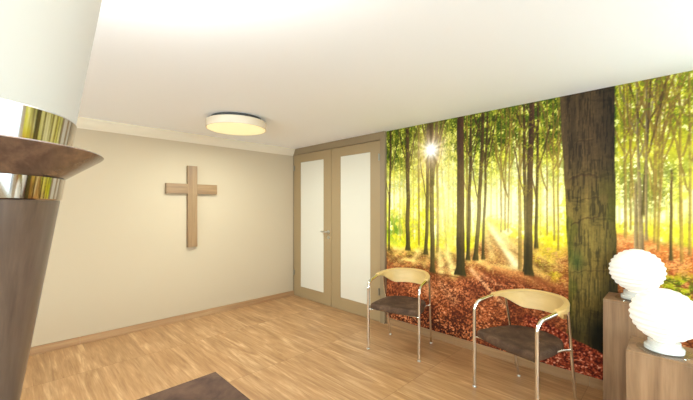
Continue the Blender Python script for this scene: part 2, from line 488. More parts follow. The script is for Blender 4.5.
    for i, (m0, z0, m1, z1, w0, w1, k) in enumerate(TRUNKS):
        ct, cb, al = tone[k]
        zt = ROOM_H if z0 > 1.95 else z0
        t = (z0 - z) / (z0 - z1)
        wob = (0.10 if k == 'D' else 0.28) * (w0 + w1) * (fbm(z * 3.0 + i * 7, z * 0 + i, 141, 2) - 0.5)
        c = m0 + (m1 - m0) * t + wob
        w = 0.5 * (w0 + (w1 - w0) * np.clip(t, 0, 1))
        w = w * (0.88 if k in 'dD' else 1.0) * (1 + 0.5 * np.exp(-((z - z1) / 0.05) ** 2) * (k in 'dDg'))
        w = w * (1 + 0.25 * (fbm(m * 30, z * 5 + i, 143, 2) - 0.5))
        a = sstep(0.007, -0.003, np.abs(m - c) - w) * sstep(z1 - 0.02, z1 + 0.01, z) * (1 - sstep(zt - 0.03, zt + 0.03, z))
        tc = lerp(ct, cb, np.clip(t, 0, 1))
        side = np.clip((m - c) / np.maximum(w, 1e-3), -1, 1)
        tc = tc * (1 + 0.22 * side * (1 if k in 'dDm' else -1))[..., None]
        tc = tc * (0.85 + 0.3 * fbm(m * 70, z * 9, 145 + i, 2))[..., None]
        over_arr(tc, al * a)
        # forked twigs in the crown
        if k in 'mdg' and z0 > 2.0:
            for j in range(3):
                bz = 1.75 + 0.22 * j + 0.15 * math.sin(i * 3.1 + j)
                sgn = 1 if (i + j) % 2 else -1
                tt = (z - bz) / 0.5
                cc = m0 + (m1 - m0) * ((z0 - bz) / (z0 - z1)) + sgn * (0.10 + 0.03 * j) * np.clip(tt, 0, 2) ** 0.8 + 0.02 * (fbm(z * 9, z * 0 + i + j, 147, 2) - 0.5)
                over(ct, 0.75 * sstep(0.006, 0.0, np.abs(m - cc) - 0.004) * sstep(0.0, 0.03, tt) * (1 - sstep(0.8, 1.3, tt)))
    # leaves in front of the upper stems
    over((112, 134, 22), 0.65 * sstep(2.0, 2.35, z) * sstep(0.58, 0.66, 0.5 * c2 + 0.5 * fbm(m * 30 + 5, z * 26, 151, 3)) * (1 - np.clip(g(1.01, 2.3, 0.06, 1) + g(0.65, 2.2, 0.2, 0.5), 0, 1)))
    over((196, 196, 48), 0.4 * sstep(1.5, 1.8, z) * sstep(0.57, 0.65, 0.5 * fbm(m * 70, z * 60, 155, 3) + 0.5 * fbm(m * 24 + 9, z * 22, 153, 3)) * (1 - np.clip(g(1.01, 2.0, 0.07, 2) + g(0.65, 2.2, 0.2, 0.5), 0, 1)))
    # the light over the trunks' feet in the clearing
    over((255, 246, 190), 0.34 * g(1.40, 1.42, 0.28, 0.28))
    over((246, 222, 120), 0.15 * sstep(1.1, 1.3, z) * (1 - sstep(1.9, 2.15, z)))
    over((255, 240, 170), 0.30 * g(0.80, 1.45, 0.18, 0.5))
    # ---- the sun breaking round a stem
    dm, dz = m - 0.651, z - 2.18
    rr = np.sqrt(dm * dm + dz * dz) + 1e-6
    th = np.arctan2(dz, dm)
    spikes = 0.6 + 0.28 * np.cos(th * 14 + 0.4) + 0.25 * np.cos(th * 9 + 1.7)
    over((255, 224, 180), np.clip(0.8 * np.exp(-(rr / 0.22) ** 2) * (0.5 + 0.6 * spikes), 0, 1))
    over((255, 255, 248), np.clip(1.35 * np.exp(-(rr / 0.075) ** 2) + 0.55 * np.exp(-rr / 0.085) * np.clip(spikes, 0, 1.3), 0, 1))
    # ---- the big near trunk, reaching from the leaves to the top edge
    left = np.interp(z, [0.2, 0.45, 0.6, 1.0, 1.6, 2.2, 2.5], [1.965, 2.000, 2.015, 2.01, 1.988, 1.958, 1.948]) + 0.010 * (fbm(z * 9, z * 0, 161, 3) - 0.5)
    right = np.interp(z, [0.2, 0.5, 0.76, 1.2, 2.0, 2.5], [2.44, 2.39, 2.352, 2.343, 2.331, 2.329]) + 0.010 * (fbm(z * 8, z * 0 + 4, 162, 3) - 0.5)
    a = sstep(-0.004, 0.004, m - left) * sstep(-0.004, 0.004, right - m)
    q = np.clip((m - left) / (right - left), 0, 1)
    tc = lerp((122, 104, 50), (80, 63, 41), sstep(1.3, 2.1, z))
    tc = tc * np.interp(q, [0, 0.06, 0.2, 0.45, 0.75, 1.0], [1.12, 1.08, 0.98, 1.10, 0.94, 0.72])[..., None]
    bk = fbm(m * 34 + 0.5 * fbm(m * 6, z * 4, 171), z * 2.6, 172, 4)
    bf = fbm(m * 120, z * 10, 173, 3)
    tc = tc * (0.68 + 0.62 * (0.5 * bk + 0.5 * bf))[..., None]
    dk = sstep(0.45, 0.36, fbm(m * 100, z * 8, 175, 3))
    tc = tc * (1 - 0.30 * dk)[..., None]
    ck = sstep(0.42, 0.36, fbm(m * 14, z * 30, 176, 3)) * sstep(0.5, 0.65, fbm(m * 4, z * 5, 178, 2))
    tc = tc * (1 - 0.16 * ck)[..., None]
    mo = sstep(0.46, 0.62, fbm(m * 6, z * 3.0, 177, 3)) * (1 - sstep(1.5, 1.9, z))
    tc = tc * (1 - 0.40 * mo)[..., None] + np.array((84, 92, 22.)) * (0.40 * mo)[..., None]
    over_arr(tc, a)
    over((60, 96, 40), 0.45 * a * g(2.07, 1.05, 0.05, 0.09))
    for (m0, z0, m1, z1, bow, w) in ((2.01, 1.745, 2.23, 1.765, 0.035, 0.009), (2.02, 1.34, 2.24, 1.43, 0.02, 0.007), (2.05, 2.06, 2.2, 2.08, 0.02, 0.004),
                                     (2.10, 1.56, 2.24, 1.60, 0.01, 0.003), (2.02, 0.94, 2.32, 0.98, 0.012, 0.003)):
        t = (m - m0) / (m1 - m0)
        cz = z0 + (z1 - z0) * t + bow * np.sin(np.clip(t, 0, 1) * PI) + 0.045 * (fbm(m * 22, m * 0 + z0 * 7, 181, 3) - 0.5)
        over((62, 40, 24), 0.55 * a * (0.4 + 0.6 * vnoise(m * 40, z * 9, 183)) * sstep(w + 0.004, w - 0.003, np.abs(z - cz)) * sstep(0, 0.08, t) * (1 - sstep(0.9, 1, t)))
        over((136, 112, 62), 0.25 * a * sstep(0.008, 0.0, np.abs(z - cz - w - 0.008)) * sstep(0, 0.08, t) * (1 - sstep(0.9, 1, t)))
    foot = np.clip(g(2.24, 0.42, 0.12, 0.22) + 0.7 * g(2.34, 0.62, 0.08, 0.3) + 0.5 * g(2.05, 0.42, 0.05, 0.12), 0, 1)
    over((22, 20, 6), 0.9 * a * foot)
    # fallen leaves heaped in front of the big trunk
    mound = np.interp(m, [1.70, 1.83, 1.95, 2.1, 2.26, 2.4, 2.7, 4.2], [0.50, 0.47, 0.42, 0.36, 0.305, 0.30, 0.36, 0.4]) + 0.03 * (fbm(m * 16, m * 0 + 2, 191, 3) - 0.5)
    am = sstep(-0.006, 0.012, mound - z) * sstep(1.6, 1.75, m)
    over((148, 62, 34), am)
    over((70, 22, 14), 0.85 * am * sstep(0.46, 0.34, pf))
    over((204, 104, 70), 0.9 * am * sstep(0.53, 0.66, pf))
    over((244, 192, 156), 0.85 * am * sstep(0.68, 0.80, pf))
    gz = 0.5 * vnoise(m * 120, z * 110, 201) + 0.5 * vnoise(m * 60, z * 50, 202)
    col *= (0.90 + 0.20 * gz)[..., None]
    return np.clip(col, 0, 255)

def grade(c):
    """print contrast: deeper darks and a richer yellow, whites kept"""
    y = (c * np.array((0.3, 0.59, 0.11))).sum(-1, keepdims=True)
    c = y + (c - y) * 0.98
    c = np.clip(c, 0, 1)
    c = c ** 1.12
    return np.clip(c * np.array((1.0, 0.97, 0.94)), 0, 1)

def make_mural(m_end, z_lo, z_hi, y_left, x_face, thick=0.004, step=0.0055):
    nm, nz = int(m_end / step) + 1, int((z_hi - z_lo) / step) + 1
    ms, zs = np.linspace(0, m_end, nm), np.linspace(z_lo, z_hi, nz)
    M, Z = np.meshgrid(ms, zs)
    c = paint_forest(M, Z) / 255.0
    c = grade(c)
    c = np.where(c <= 0.04045, c / 12.92, ((c + 0.055) / 1.055) ** 2.4)
    front = np.stack([np.full(M.size, 0.0), -M.ravel(), Z.ravel()], 1)
    # a thin printed sheet: front grid plus a back face and edges
    back = np.array([[thick, 0, z_lo], [thick, -m_end, z_lo], [thick, -m_end, z_hi], [thick, 0, z_hi]])
    co = np.concatenate([front, back])
    i = np.arange(nm * nz).reshape(nz, nm)
    q = np.stack([i[:-1, :-1], i[1:, :-1], i[1:, 1:], i[:-1, 1:]], -1).reshape(-1, 4)
    B = nm * nz
    faces = q.tolist()
    faces.append([B, B + 1, B + 2, B + 3])
    faces.append(i[0, :].tolist() + [B + 1, B])
    faces.append(i[-1, ::-1].tolist() + [B + 3, B + 2])
    faces.append(i[::-1, 0].tolist() + [B, B + 3])
    faces.append(i[:, -1].tolist() + [B + 2, B + 1])
    me = bpy.data.meshes.new('forest_mural')
    me.from_pydata(co.tolist(), [], faces)
    at = me.color_attributes.new('print', 'FLOAT_COLOR', 'POINT')
    full = np.ones((co.shape[0], 4), np.float32)
    full[:B, :3] = c.reshape(-1, 3)
    full[B:, :3] = 0.7
    at.data.foreach_set('color', full.ravel())
    t = NT('forest_print')
    va = t.n('ShaderNodeVertexColor', layer_name='print')
    t.l(va.outputs[0], t.b.inputs['Base Color'])
    t.set(Roughness=0.7)
    t.b.inputs['Specular IOR Level'].default_value = 0.15
    me.materials.append(t.m)
    o = bpy.data.objects.new('forest_mural', me)
    C.objects.link(o)
    o.location = (x_face, y_left, 0)
    return o
# ------------------------------------------------------------------ shared materials
M_floor = floor_material()
M_ceil = plain('ceiling_paint', rgb(245, 243, 241), 0.9, bump=(60, 0.05))
M_plain = plain('plain_white_paint', rgb(238, 238, 236), 0.9)
M_wall = plain('wall_paint', rgb(181, 157, 126), 0.9, bump=(90, 0.06))
M_cornice = plain('cornice_paint', rgb(212, 191, 162), 0.8)
M_base = wood('baseboard_wood', rgb(138, 98, 62), rgb(160, 118, 78), rgb(176, 136, 94), 'x', 1.6)
M_base_y = wood('baseboard_wood_mural', rgb(128, 92, 58), rgb(148, 110, 72), rgb(166, 126, 86), 'y', 1.6)
M_frame = plain('door_frame_paint', rgb(136, 112, 80), 0.55)
M_leaf = plain('door_leaf_paint', rgb(152, 124, 86), 0.5)
M_pane = plain('white_door_glass', rgb(208, 194, 172), 0.3)
M_steel = plain('brushed_steel', rgb(205, 200, 190), 0.28, 1.0)
M_hinge = plain('satin_nickel', rgb(150, 140, 122), 0.45, 1.0)
M_chrome = plain('chrome', rgb(225, 218, 205), 0.08, 1.0)
M_cross = wood('cross_oak', rgb(116, 82, 50), rgb(136, 101, 64), rgb(152, 117, 79), 'z', 1.2)
M_cross_h = wood('cross_oak_bar', rgb(116, 82, 50), rgb(136, 101, 64), rgb(152, 117, 79), 'x', 1.2)
M_maple = wood('bent_maple', rgb(204, 164, 100), rgb(209, 170, 106), rgb(214, 177, 114), 'y', 1.5, rough=0.4)
M_plinth = wood('plinth_veneer', rgb(112, 82, 56), rgb(140, 105, 72), rgb(164, 126, 90), 'z', 1.3)
M_walnut = wood('torch_walnut', rgb(70, 52, 42), rgb(92, 72, 58), rgb(110, 88, 72), 'z', 1.2, rough=0.28)
M_walnut_f = wood('torch_walnut_collar', rgb(72, 52, 40), rgb(96, 70, 53), rgb(124, 92, 68), 'y', 1.0, rough=0.2, spec=0.7)
M_gapshadow = plain('painted_gap_shadow', rgb(60, 54, 46), 0.6)  # dark colour stands in for shadow between ceiling light and ceiling

def suede():
    t = NT('brown_suede')
    v = t.coords()
    f = t.math('ADD', t.math('MULTIPLY', t.noise(v, 9, 4, 0.6, 0.4), 0.7), t.math('MULTIPLY', t.noise(v, 160, 2), 0.3))
    t.l(t.ramp(f, [(0.32, rgb(58, 40, 28)), (0.52, rgb(84, 60, 43)), (0.70, rgb(112, 84, 61))]), t.b.inputs['Base Color'])
    t.set(Roughness=0.85)
    t.b.inputs['Specular IOR Level'].default_value = 0.15
    t.bump(f, 0.15, 0.002)
    return t.m
M_suede = suede()

def tabletop_mat():
    t = NT('mottled_brown_top')
    v = t.coords()
    f = t.noise(v, 7, 6, 0.62, 0.5)
    t.l(t.ramp(f, [(0.32, rgb(58, 38, 26)), (0.52, rgb(82, 58, 42)), (0.72, rgb(106, 78, 58))]), t.b.inputs['Base Color'])
    t.set(Roughness=0.8)
    t.b.inputs['Specular IOR Level'].default_value = 0.2
    return t.m
M_top = tabletop_mat()

def glow(name, base, em, strength, rough=0.4):
    t = NT(name)
    t.set(Base_Color=base, Roughness=rough)
    t.b.inputs['Emission Color'].default_value = em
    t.b.inputs['Emission Strength'].default_value = strength
    return t.m
M_globe = glow('lit_ribbed_glass', rgb(206, 198, 184), (1.0, 0.96, 0.84, 1), 0.46, 0.35)
M_diffuser = glow('lit_ceiling_diffuser', rgb(210, 200, 160), (1.0, 0.88, 0.45, 1), 0.62, 0.4)
M_lampbody = plain('lamp_housing_white', rgb(218, 194, 164), 0.5)
M_ring = plain('chrome_ring_metal', rgb(186, 180, 172), 0.07, 1.0)
M_torchshade = glow('opal_torch_shade', rgb(178, 167, 152), (1.0, 0.95, 0.86, 1), 0.0, 0.7)

M_neck = plain('white_lamp_neck', rgb(214, 210, 200), 0.15)

def glass_mat():
    t = NT('clear_glass')
    tr = t.n('ShaderNodeBsdfTransparent')
    tr.inputs[0].default_value = (0.97, 0.98, 0.96, 1)
    gl = t.n('ShaderNodeBsdfGlossy')
    gl.inputs['Roughness'].default_value = 0.05
    mx = t.n('ShaderNodeMixShader')
    mx.inputs[0].default_value = 0.10; t.l(tr.outputs[0], mx.inputs[1]); t.l(gl.outputs[0], mx.inputs[2])
    t.l(mx.outputs[0], t.out.inputs[0])
    return t.m
M_glass = glass_mat()

# ------------------------------------------------------------------ the room
T = 0.15
struct(obj('floor', boxes(((X_WEST - T, Y_SOUTH - T, -0.1), (X_MURAL + T, Y_CROSS + T, 0))), M_floor))
struct(obj('ceiling', boxes(((X_WEST - T, Y_SOUTH - T, ROOM_H), (X_MURAL + T, Y_CROSS + T, ROOM_H + 0.12))), M_ceil))
struct(obj('wall_left', boxes(((X_WEST - T, Y_CROSS, 0), (X_MURAL + T, Y_CROSS + T, ROOM_H))), M_wall))

def window_wall(name, axis, fixed, lo, hi, wins, z0, z1):
    """a wall with openings; axis 'x' runs along x, 'y' along y; wins are (a, b) spans"""
    bm = bmesh.new()
    def seg(a, b, za, zb):
        if axis == 'x':
            box(bm, (a, fixed - T, za), (b, fixed, zb))
        else:
            box(bm, (fixed - T, a, za), (fixed, b, zb))
    e = [lo] + [v for w in wins for v in w] + [hi]
    for i in range(0, len(e), 2):
        seg(e[i], e[i + 1], 0, ROOM_H)
    for a, b in wins:
        seg(a, b, 0, z0)
        seg(a, b, z1, ROOM_H)
    struct(obj(name, bm, M_plain))
    return wins

WZ0, WZ1 = 0.6, 2.3
EAST = (-2.5, -0.55)       # unseen window added beside the mural, for daylight and chrome reflections
struct(obj('wall_right', boxes(((X_MURAL, Y_SOUTH - T, 0), (X_MURAL + T, EAST[0], ROOM_H)), ((X_MURAL, EAST[1], 0), (X_MURAL + T, Y_CROSS, ROOM_H)),
                               ((X_MURAL, EAST[0], 0), (X_MURAL + T, EAST[1], WZ0)), ((X_MURAL, EAST[0], WZ1), (X_MURAL + T, EAST[1], ROOM_H))), M_wall))
south = window_wall('wall_back', 'x', Y_SOUTH, X_WEST - T, X_MURAL, [(-3.2, -0.4), (0.3, 3.0)], WZ0, WZ1)
west = window_wall('wall_front', 'y', X_WEST, Y_SOUTH, Y_CROSS, [(-3.2, -0.4), (0.6, 3.4)], WZ0, WZ1)
M_winframe = plain('window_frame_white', rgb(232, 228, 220), 0.5)
k = 0
for axis, spans, f in (('x', south, Y_SOUTH), ('y', west, X_WEST), ('y', [EAST], X_MURAL + 0.14)):
    for a, b in spans:
        k += 1
        bm = bmesh.new()
        w = 0.06
        parts = [((a, WZ0), (a + w, WZ1)), ((b - w, WZ0), (b, WZ1)), ((a + w, WZ0), (b - w, WZ0 + w)), ((a + w, WZ1 - w), (b - w, WZ1)),
                 (((a + b) / 2 - w / 2, WZ0 + w), ((a + b) / 2 + w / 2, WZ1 - w))]
        for (p, za), (q, zb) in parts:
            if axis == 'x':
                box(bm, (p, f - 0.10, za), (q, f - 0.04, zb))
            else:
                box(bm, (f - 0.10, p, za), (f - 0.04, q, zb))
        struct(obj('window_%d' % k, bm, M_winframe))  # windows out of view, added to carry the daylight

# cornice along the wall with the cross: a stepped cove profile swept along x
def cornice():
    prof = [(0, 2.385), (0.010, 2.385), (0.012, 2.398), (0.020, 2.408), (0.034, 2.428), (0.046, 2.452), (0.052, 2.474), (0.060, 2.476), (0.062, 2.5), (0, 2.5)]
    bm = bmesh.new()
    ends = []
    for x in (X_WEST, X_MURAL - 0.001):
        ends.append([bm.verts.new((x, Y_CROSS - d, z)) for d, z in prof])
    n = len(prof)
    for i in range(n):
        j = (i + 1) % n
        bm.faces.new((ends[0][i], ends[0][j], ends[1][j], ends[1][i]))
    bm.faces.new(ends[0]); bm.faces.new(ends[1])
    return bm
struct(obj('trim_1', cornice(), M_cornice))

# baseboards, laid in lengths with tight butt joints
bm = bmesh.new()
xs = [X_WEST, -0.9, 0.55, 1.64, X_MURAL - 0.005]
for a, b in zip(xs, xs[1:]):
    box(bm, (a + 0.001, Y_CROSS - 0.016, 0), (b - 0.001, Y_CROSS, 0.083), 0.002, 1)
struct(obj('baseboard_left', bm, M_base))
bm = bmesh.new()
ys = [Y_SOUTH, -0.9, 0.55, 1.75, 2.712]
for a, b in zip(ys, ys[1:]):
    box(bm, (X_MURAL - 0.016, a + 0.001, 0), (X_MURAL, b - 0.001, 0.083), 0.002, 1)
struct(obj('baseboard_right', bm, M_base_y))

# ------------------------------------------------------------------ the double door
DX = X_MURAL
door = struct(obj('door_1', boxes(((DX - 0.045, 2.717, 0), (DX, 2.795, ROOM_H - 0.001)),
                                  ((DX - 0.045, 2.795, 2.398), (DX, Y_CROSS - 0.001, ROOM_H - 0.001)),
                                  ((DX - 0.045, 4.690, 0), (DX, Y_CROSS - 0.001, 2.398)), bevel=0.003), M_frame))

def door_leaf(y0, y1, py0, py1, hinge_y, lever):
    xo, xi = DX - 0.034, DX - 0.002
    pz0, pz1 = 0.185, 2.255
    lf = obj('door_leaf', boxes(((xo, y0, 0.006), (xi, py0, 2.392)), ((xo, py1, 0.006), (xi, y1, 2.392)),
                                ((xo, py0, 0.006), (xi, py1, pz0)), ((xo, py0, pz1), (xi, py1, 2.392)), bevel=0.0015), M_leaf, door)
    obj('glass_pane', boxes(((xo + 0.006, py0 + 0.0005, pz0 + 0.0005), (xi - 0.004, py1 - 0.0005, pz1 - 0.0005))), M_pane, lf)
    for hz in (0.40, 2.17):
        bm = bmesh.new()
        lathe(bm, [(0.008, -0.045), (0.008, 0.045)], 12, centre=(xo - 0.018, hinge_y, hz))
        lathe(bm, [(0.005, 0.045), (0.0, 0.05)], 12, cap=False, centre=(xo - 0.018, hinge_y, hz))
        box(bm, (xo - 0.018, hinge_y - 0.013, hz - 0.04), (xo - 0.0005, hinge_y + 0.013, hz + 0.04))
        obj('hinge', bm, M_hinge, lf, smooth=True)
    if lever:
        hy, hz = y0 + 0.058, 1.135
        bm = bmesh.new()
        tube(bm, [(xo, hy, hz), (xo - 0.010, hy, hz)], 0.026, 24)
        tube(bm, [(xo - 0.010, hy, hz)] + fillet((xo - 0.010, hy, hz), (xo - 0.055, hy, hz), (xo - 0.055, hy + 0.13, hz), 0.015) + [(xo - 0.055, hy + 0.125, hz)], 0.010, 12)
        obj('door_handle', bm, M_steel, lf, smooth=True)
        bm = bmesh.new()
        tube(bm, [(xo, hy, hz - 0.085), (xo - 0.008, hy, hz - 0.085)], 0.025, 24)
        box(bm, (xo - 0.0095, hy - 0.004, hz - 0.102), (xo - 0.0085, hy + 0.004, hz - 0.072))
        obj('keyhole_rosette', bm, M_steel, lf, smooth=True)
    return lf
door_leaf(3.748, 4.686, 3.925, 4.503, 4.670, True)
door_leaf(2.800, 3.741, 2.970, 3.548, 2.806, False)

# ------------------------------------------------------------------ the forest mural
mural = make_mural(3.05, 0.084, 2.499, 2.714, X_MURAL - 0.006)
tag(mural, 'wall-filling photo mural of a sunlit beech forest with orange fallen leaves beside the door', 'wall mural')

# ------------------------------------------------------------------ the wooden cross
cr = thing('wall_cross', 'plain light oak cross hanging on the beige wall', 'cross', (1.745, Y_CROSS, 0.976))
t_ = 0.045
obj('upright', boxes(((-0.063, -t_ - 0.004, 0), (0.063, -0.004, 1.092)), bevel=0.002), M_cross, cr)
obj('crossbar', boxes(((-0.327, -t_ - 0.004, 0.715), (-0.0632, -0.004, 0.848)), ((0.0632, -t_ - 0.004, 0.715), (0.337, -0.004, 0.848)), bevel=0.002), M_cross_h, cr)
obj('wall_hanger', boxes(((-0.02, -0.0039, 0.75), (0.02, 0, 0.81))), M_steel, cr)

# ------------------------------------------------------------------ round ceiling light
cl = thing('ceiling_light', 'flat round glowing ceiling light above the cross', 'ceiling light', (1.792, 3.508, ROOM_H))
bm = bmesh.new(); lathe(bm, [(0.27, -0.036), (0.27, 0.0)], 64)
obj('mounting_plate', bm, M_gapshadow, cl, smooth=True)  # plate coloured dark to deepen the shadow in the gap
bm = bmesh.new()
lathe(bm, [(0.0, -0.0365), (0.310, -0.0365), (0.317, -0.038), (0.321, -0.043), (0.321, -0.114), (0.319, -0.119), (0.312, -0.120), (0.310, -0.115), (0.0, -0.115)], 96, cap=False)
obj('housing', bm, M_lampbody, cl, smooth=True, angle=30)
bm = bmesh.new()
lathe(bm, [(0.0, -0.1155), (0.309, -0.1155), (0.309, -0.120), (0.292, -0.123), (0.2, -0.125), (0.0, -0.126)], 96, cap=False)
obj('diffuser', bm, M_diffuser, cl, smooth=True, angle=30)

# ------------------------------------------------------------------ the armchairs (local: faces +x, left of the sitter is +y)
def make_chair(label):
    t = thing('armchair', label, 'chair', group='armchairs in front of the mural')
    fx, hw = 0.25, 0.281
    rail_z = 0.425
    # front legs and the arms they bend into, one on each side
    for s in (1, -1):
        y = s * hw
        arm_end = (fx - 0.235, y, 0.752)
        f = fillet((fx, y, 0.3), (fx, y, 0.715), arm_end, 0.085, 10)
        bm = bmesh.new(); tube(bm, [(fx, y, 0.012), (fx, y, 0.3), f[0]], 0.0145, 16)
        lg = obj('leg', bm, M_chrome, t, smooth=True)
        bm = bmesh.new(); lathe(bm, [(0.017, 0.0), (0.017, 0.010), (0.0145, 0.014)], 16, centre=(fx, y, 0))
        obj('foot_glide', bm, M_steel, lg, smooth=True)
        bm = bmesh.new(); tube(bm, f + [arm_end, (fx - 0.26, y, 0.757)], 0.0145, 16)
        obj('armrest', bm, M_chrome, t, smooth=True)
        # rear leg, splayed back a little
        top, footp = Vector((-0.105, s * 0.272, 0.745)), Vector((-0.245, s * 0.245, 0.012))
        bm = bmesh.new(); tube(bm, [footp, footp.lerp(top, 0.5), top], 0.011, 14)
        lg = obj('leg', bm, M_chrome, t, smooth=True)
        bm = bmesh.new(); lathe(bm, [(0.0135, 0.0), (0.0135, 0.010), (0.011, 0.016)], 16, centre=(footp.x, footp.y, 0))
        obj('foot_glide', bm, M_steel, lg, smooth=True)
        # short rail from the seat out to the rear leg
        rp = footp.lerp(top, (0.445 - 0.012) / 0.733)
        bm = bmesh.new(); tube(bm, [(0.06, s * 0.235, 0.445), (-0.10, s * 0.235, 0.445), tuple(rp)], 0.010, 12)
        obj('side_rail', bm, M_chrome, t, smooth=True)
    bm = bmesh.new(); tube(bm, [(fx, -hw, rail_z), (fx - 0.02, -hw + 0.05, rail_z), (fx - 0.02, hw - 0.05, rail_z), (fx, hw, rail_z)], 0.007, 12)
    obj('front_rail', bm, M_chrome, t, smooth=True)
    # upholstered seat: rounded outline, soft rolled edges
    outline = []
    def arc(cx, cy, r, a0, a1, n=8):
        for i in range(n + 1):
            a = math.radians(a0 + (a1 - a0) * i / n)
            outline.append((cx + r * math.cos(a), cy + r * math.sin(a)))
    arc(0.228, 0.242, 0.022, 5, 85)
    outline.append((0.05, 0.260))
    for i in range(13):                                    # rounded back
        a = math.radians(90 + 180 * i / 12)
        outline.append((-0.06 + 0.185 * math.cos(a) * (1.0), 0.238 * math.copysign(abs(math.sin(a)) ** 0.8, math.sin(a))))
    outline.append((0.05, -0.260))
    arc(0.228, -0.242, 0.022, -85, -5)
    # bowed front
    for i in range(1, 6):
        u = -0.22 + 0.44 * i / 6
        outline.append((0.252 + 0.020 * (1 - (u / 0.22) ** 2), u))
    bm = bmesh.new()
    cx, cy = 0.06, 0.0
    levels = [(0.94, 0.428), (0.985, 0.431), (0.998, 0.438), (1.0, 0.455), (0.994, 0.474), (0.972, 0.485), (0.91, 0.490), (0.6, 0.485), (0.3, 0.481)]
    rings = [[bm.verts.new((cx + (x - cx) * k_, cy + (y - cy) * k_, zz)) for x, y in outline] for k_, zz in levels]
    n = len(outline)
    for a, b in zip(rings, rings[1:]):
        for i in range(n):
            j = (i + 1) % n
            bm.faces.new((a[i], a[j], b[j], b[i]))
    bm.faces.new(rings[0]); bm.faces.new(rings[-1])
    obj('seat', bm, M_suede, t, smooth=True, angle=60)
    # bent-wood back: a band that grows out of the arm tubes and is tallest behind the sitter
    x0 = fx - 0.21
    N = 48
    prev = []
    path = []
    for i in range(N + 1):
        u = i / N                                      # 0 left arm .. 1 right arm
        a = math.radians(90 + 180 * u)
        px = 0.02 + 0.328 * math.cos(a)
        py = hw * math.sin(a)
        path.append((px, py))
    path = [(x0, hw)] + path + [(x0, -hw)]
    # arc length parameter
    L = [0.0]
    for p, q in zip(path, path[1:]):
        L.append(L[-1] + math.hypot(q[0] - p[0], q[1] - p[1]))
    bm = bmesh.new()
    rings = []
    for i, (px, py) in enumerate(path):
        u = L[i] / L[-1]
        e = min(u, 1 - u)                               # 0 at the arm ends, .5 at the back
        q = path[max(i - 1, 0)], path[min(i + 1, len(path) - 1)]
        tx, ty = q[1][0] - q[0][0], q[1][1] - q[0][1]
        l_ = math.hypot(tx, ty)
        nx, ny = -ty / l_, tx / l_                      # points away from the sitter or towards
        if nx * (0.0 - px) + ny * (0 - py) > 0:
            nx, ny = -nx, -ny
        w = e / 0.5
        s1 = max(0.0, min(1.0, (e - 0.06) / 0.26)); s1 = s1 * s1 * (3 - 2 * s1)
        top = 0.770 + 0.032 * min(1, w * 1.6)
        bot = 0.736 - 0.098 * s1
        th = 0.017 - 0.005 * s1
        lean = 0.018 * s1                               # lower edge set in a little
        h = top - bot
        # section (outward offset, z), starting outside bottom, going up, over the lip, down inside
        sec = [(-lean + th * 0.9, bot + 0.004), (th, bot + h * 0.5), (th + 0.002, top - 0.012), (th - 0.003, top - 0.002), (-th - 0.002, top), (-th - 0.010, top - 0.006),
               (-th - 0.009, top - 0.018), (-th + 0.003, top - 0.023), (-th + 0.002, bot + h * 0.4), (-lean - th * 0.9, bot + 0.004), (-lean, bot)]
        rings.append([bm.verts.new((px + nx * d, py + ny * d, zz)) for d, zz in sec])
    n = len(rings[0])
    for a, b in zip(rings, rings[1:]):
        for i in range(n):
            j = (i + 1) % n
            bm.faces.new((a[i], a[j], b[j], b[i]))
    bm.faces.new(rings[0]); bm.faces.new(rings[-1])
    obj('backrest', bm, M_maple, t, smooth=True, angle=38)
    return t

def place(t, foot, back_deg):
    """foot: where the chair's front-left leg (as one faces it) stands; back_deg: direction from front to back"""
    rz = math.radians(back_deg) + PI
    # the leg that looks left in view is the sitter's right one: local (0.25, -0.2775)
    lx, ly = 0.25, -0.281
    t.location = (foot[0] - (lx * math.cos(rz) - ly * math.sin(rz)), foot[1] - (lx * math.sin(rz) + ly * math.cos(rz)), 0)
    t.rotation_euler = (0, 0, rz)

chair = make_chair('farther steel armchair with brown seat and bent-wood back, beside the door')
place(chair, (2.712, 2.367), 13.5)
chair2 = copy_tree(chair)
chair2['label'] = 'nearer steel armchair with brown seat and bent-wood back, beside the thick trunk'
place(chair2, (2.774, 1.235), -20.0)

# ------------------------------------------------------------------ plinths with ribbed globe lamps
def plinth(label, lo, hi):
    t = thing('plinth', label, 'pedestal', ((lo[0] + hi[0]) / 2, (lo[1] + hi[1]) / 2, 0), group='wooden lamp plinths')
    w, d, h = (hi[0] - lo[0]) / 2, (hi[1] - lo[1]) / 2, hi[2]
    obj('body', boxes(((-w, -d, 0), (w, d, h - 0.018)), bevel=0.001), M_plinth, t)
    obj('top_panel', boxes(((-w, -d, h - 0.0175), (w, d, h)), bevel=0.0015), M_plinth, t)
    return t
plinth('taller wooden plinth against the mural, at the foot of the thick trunk', (3.165, 0.03, 0), (3.452, 0.418, 0.827))
plinth('shorter wooden plinth standing in front of the taller one', (2.672, -0.13, 0), (2.985, 0.240, 0.645))

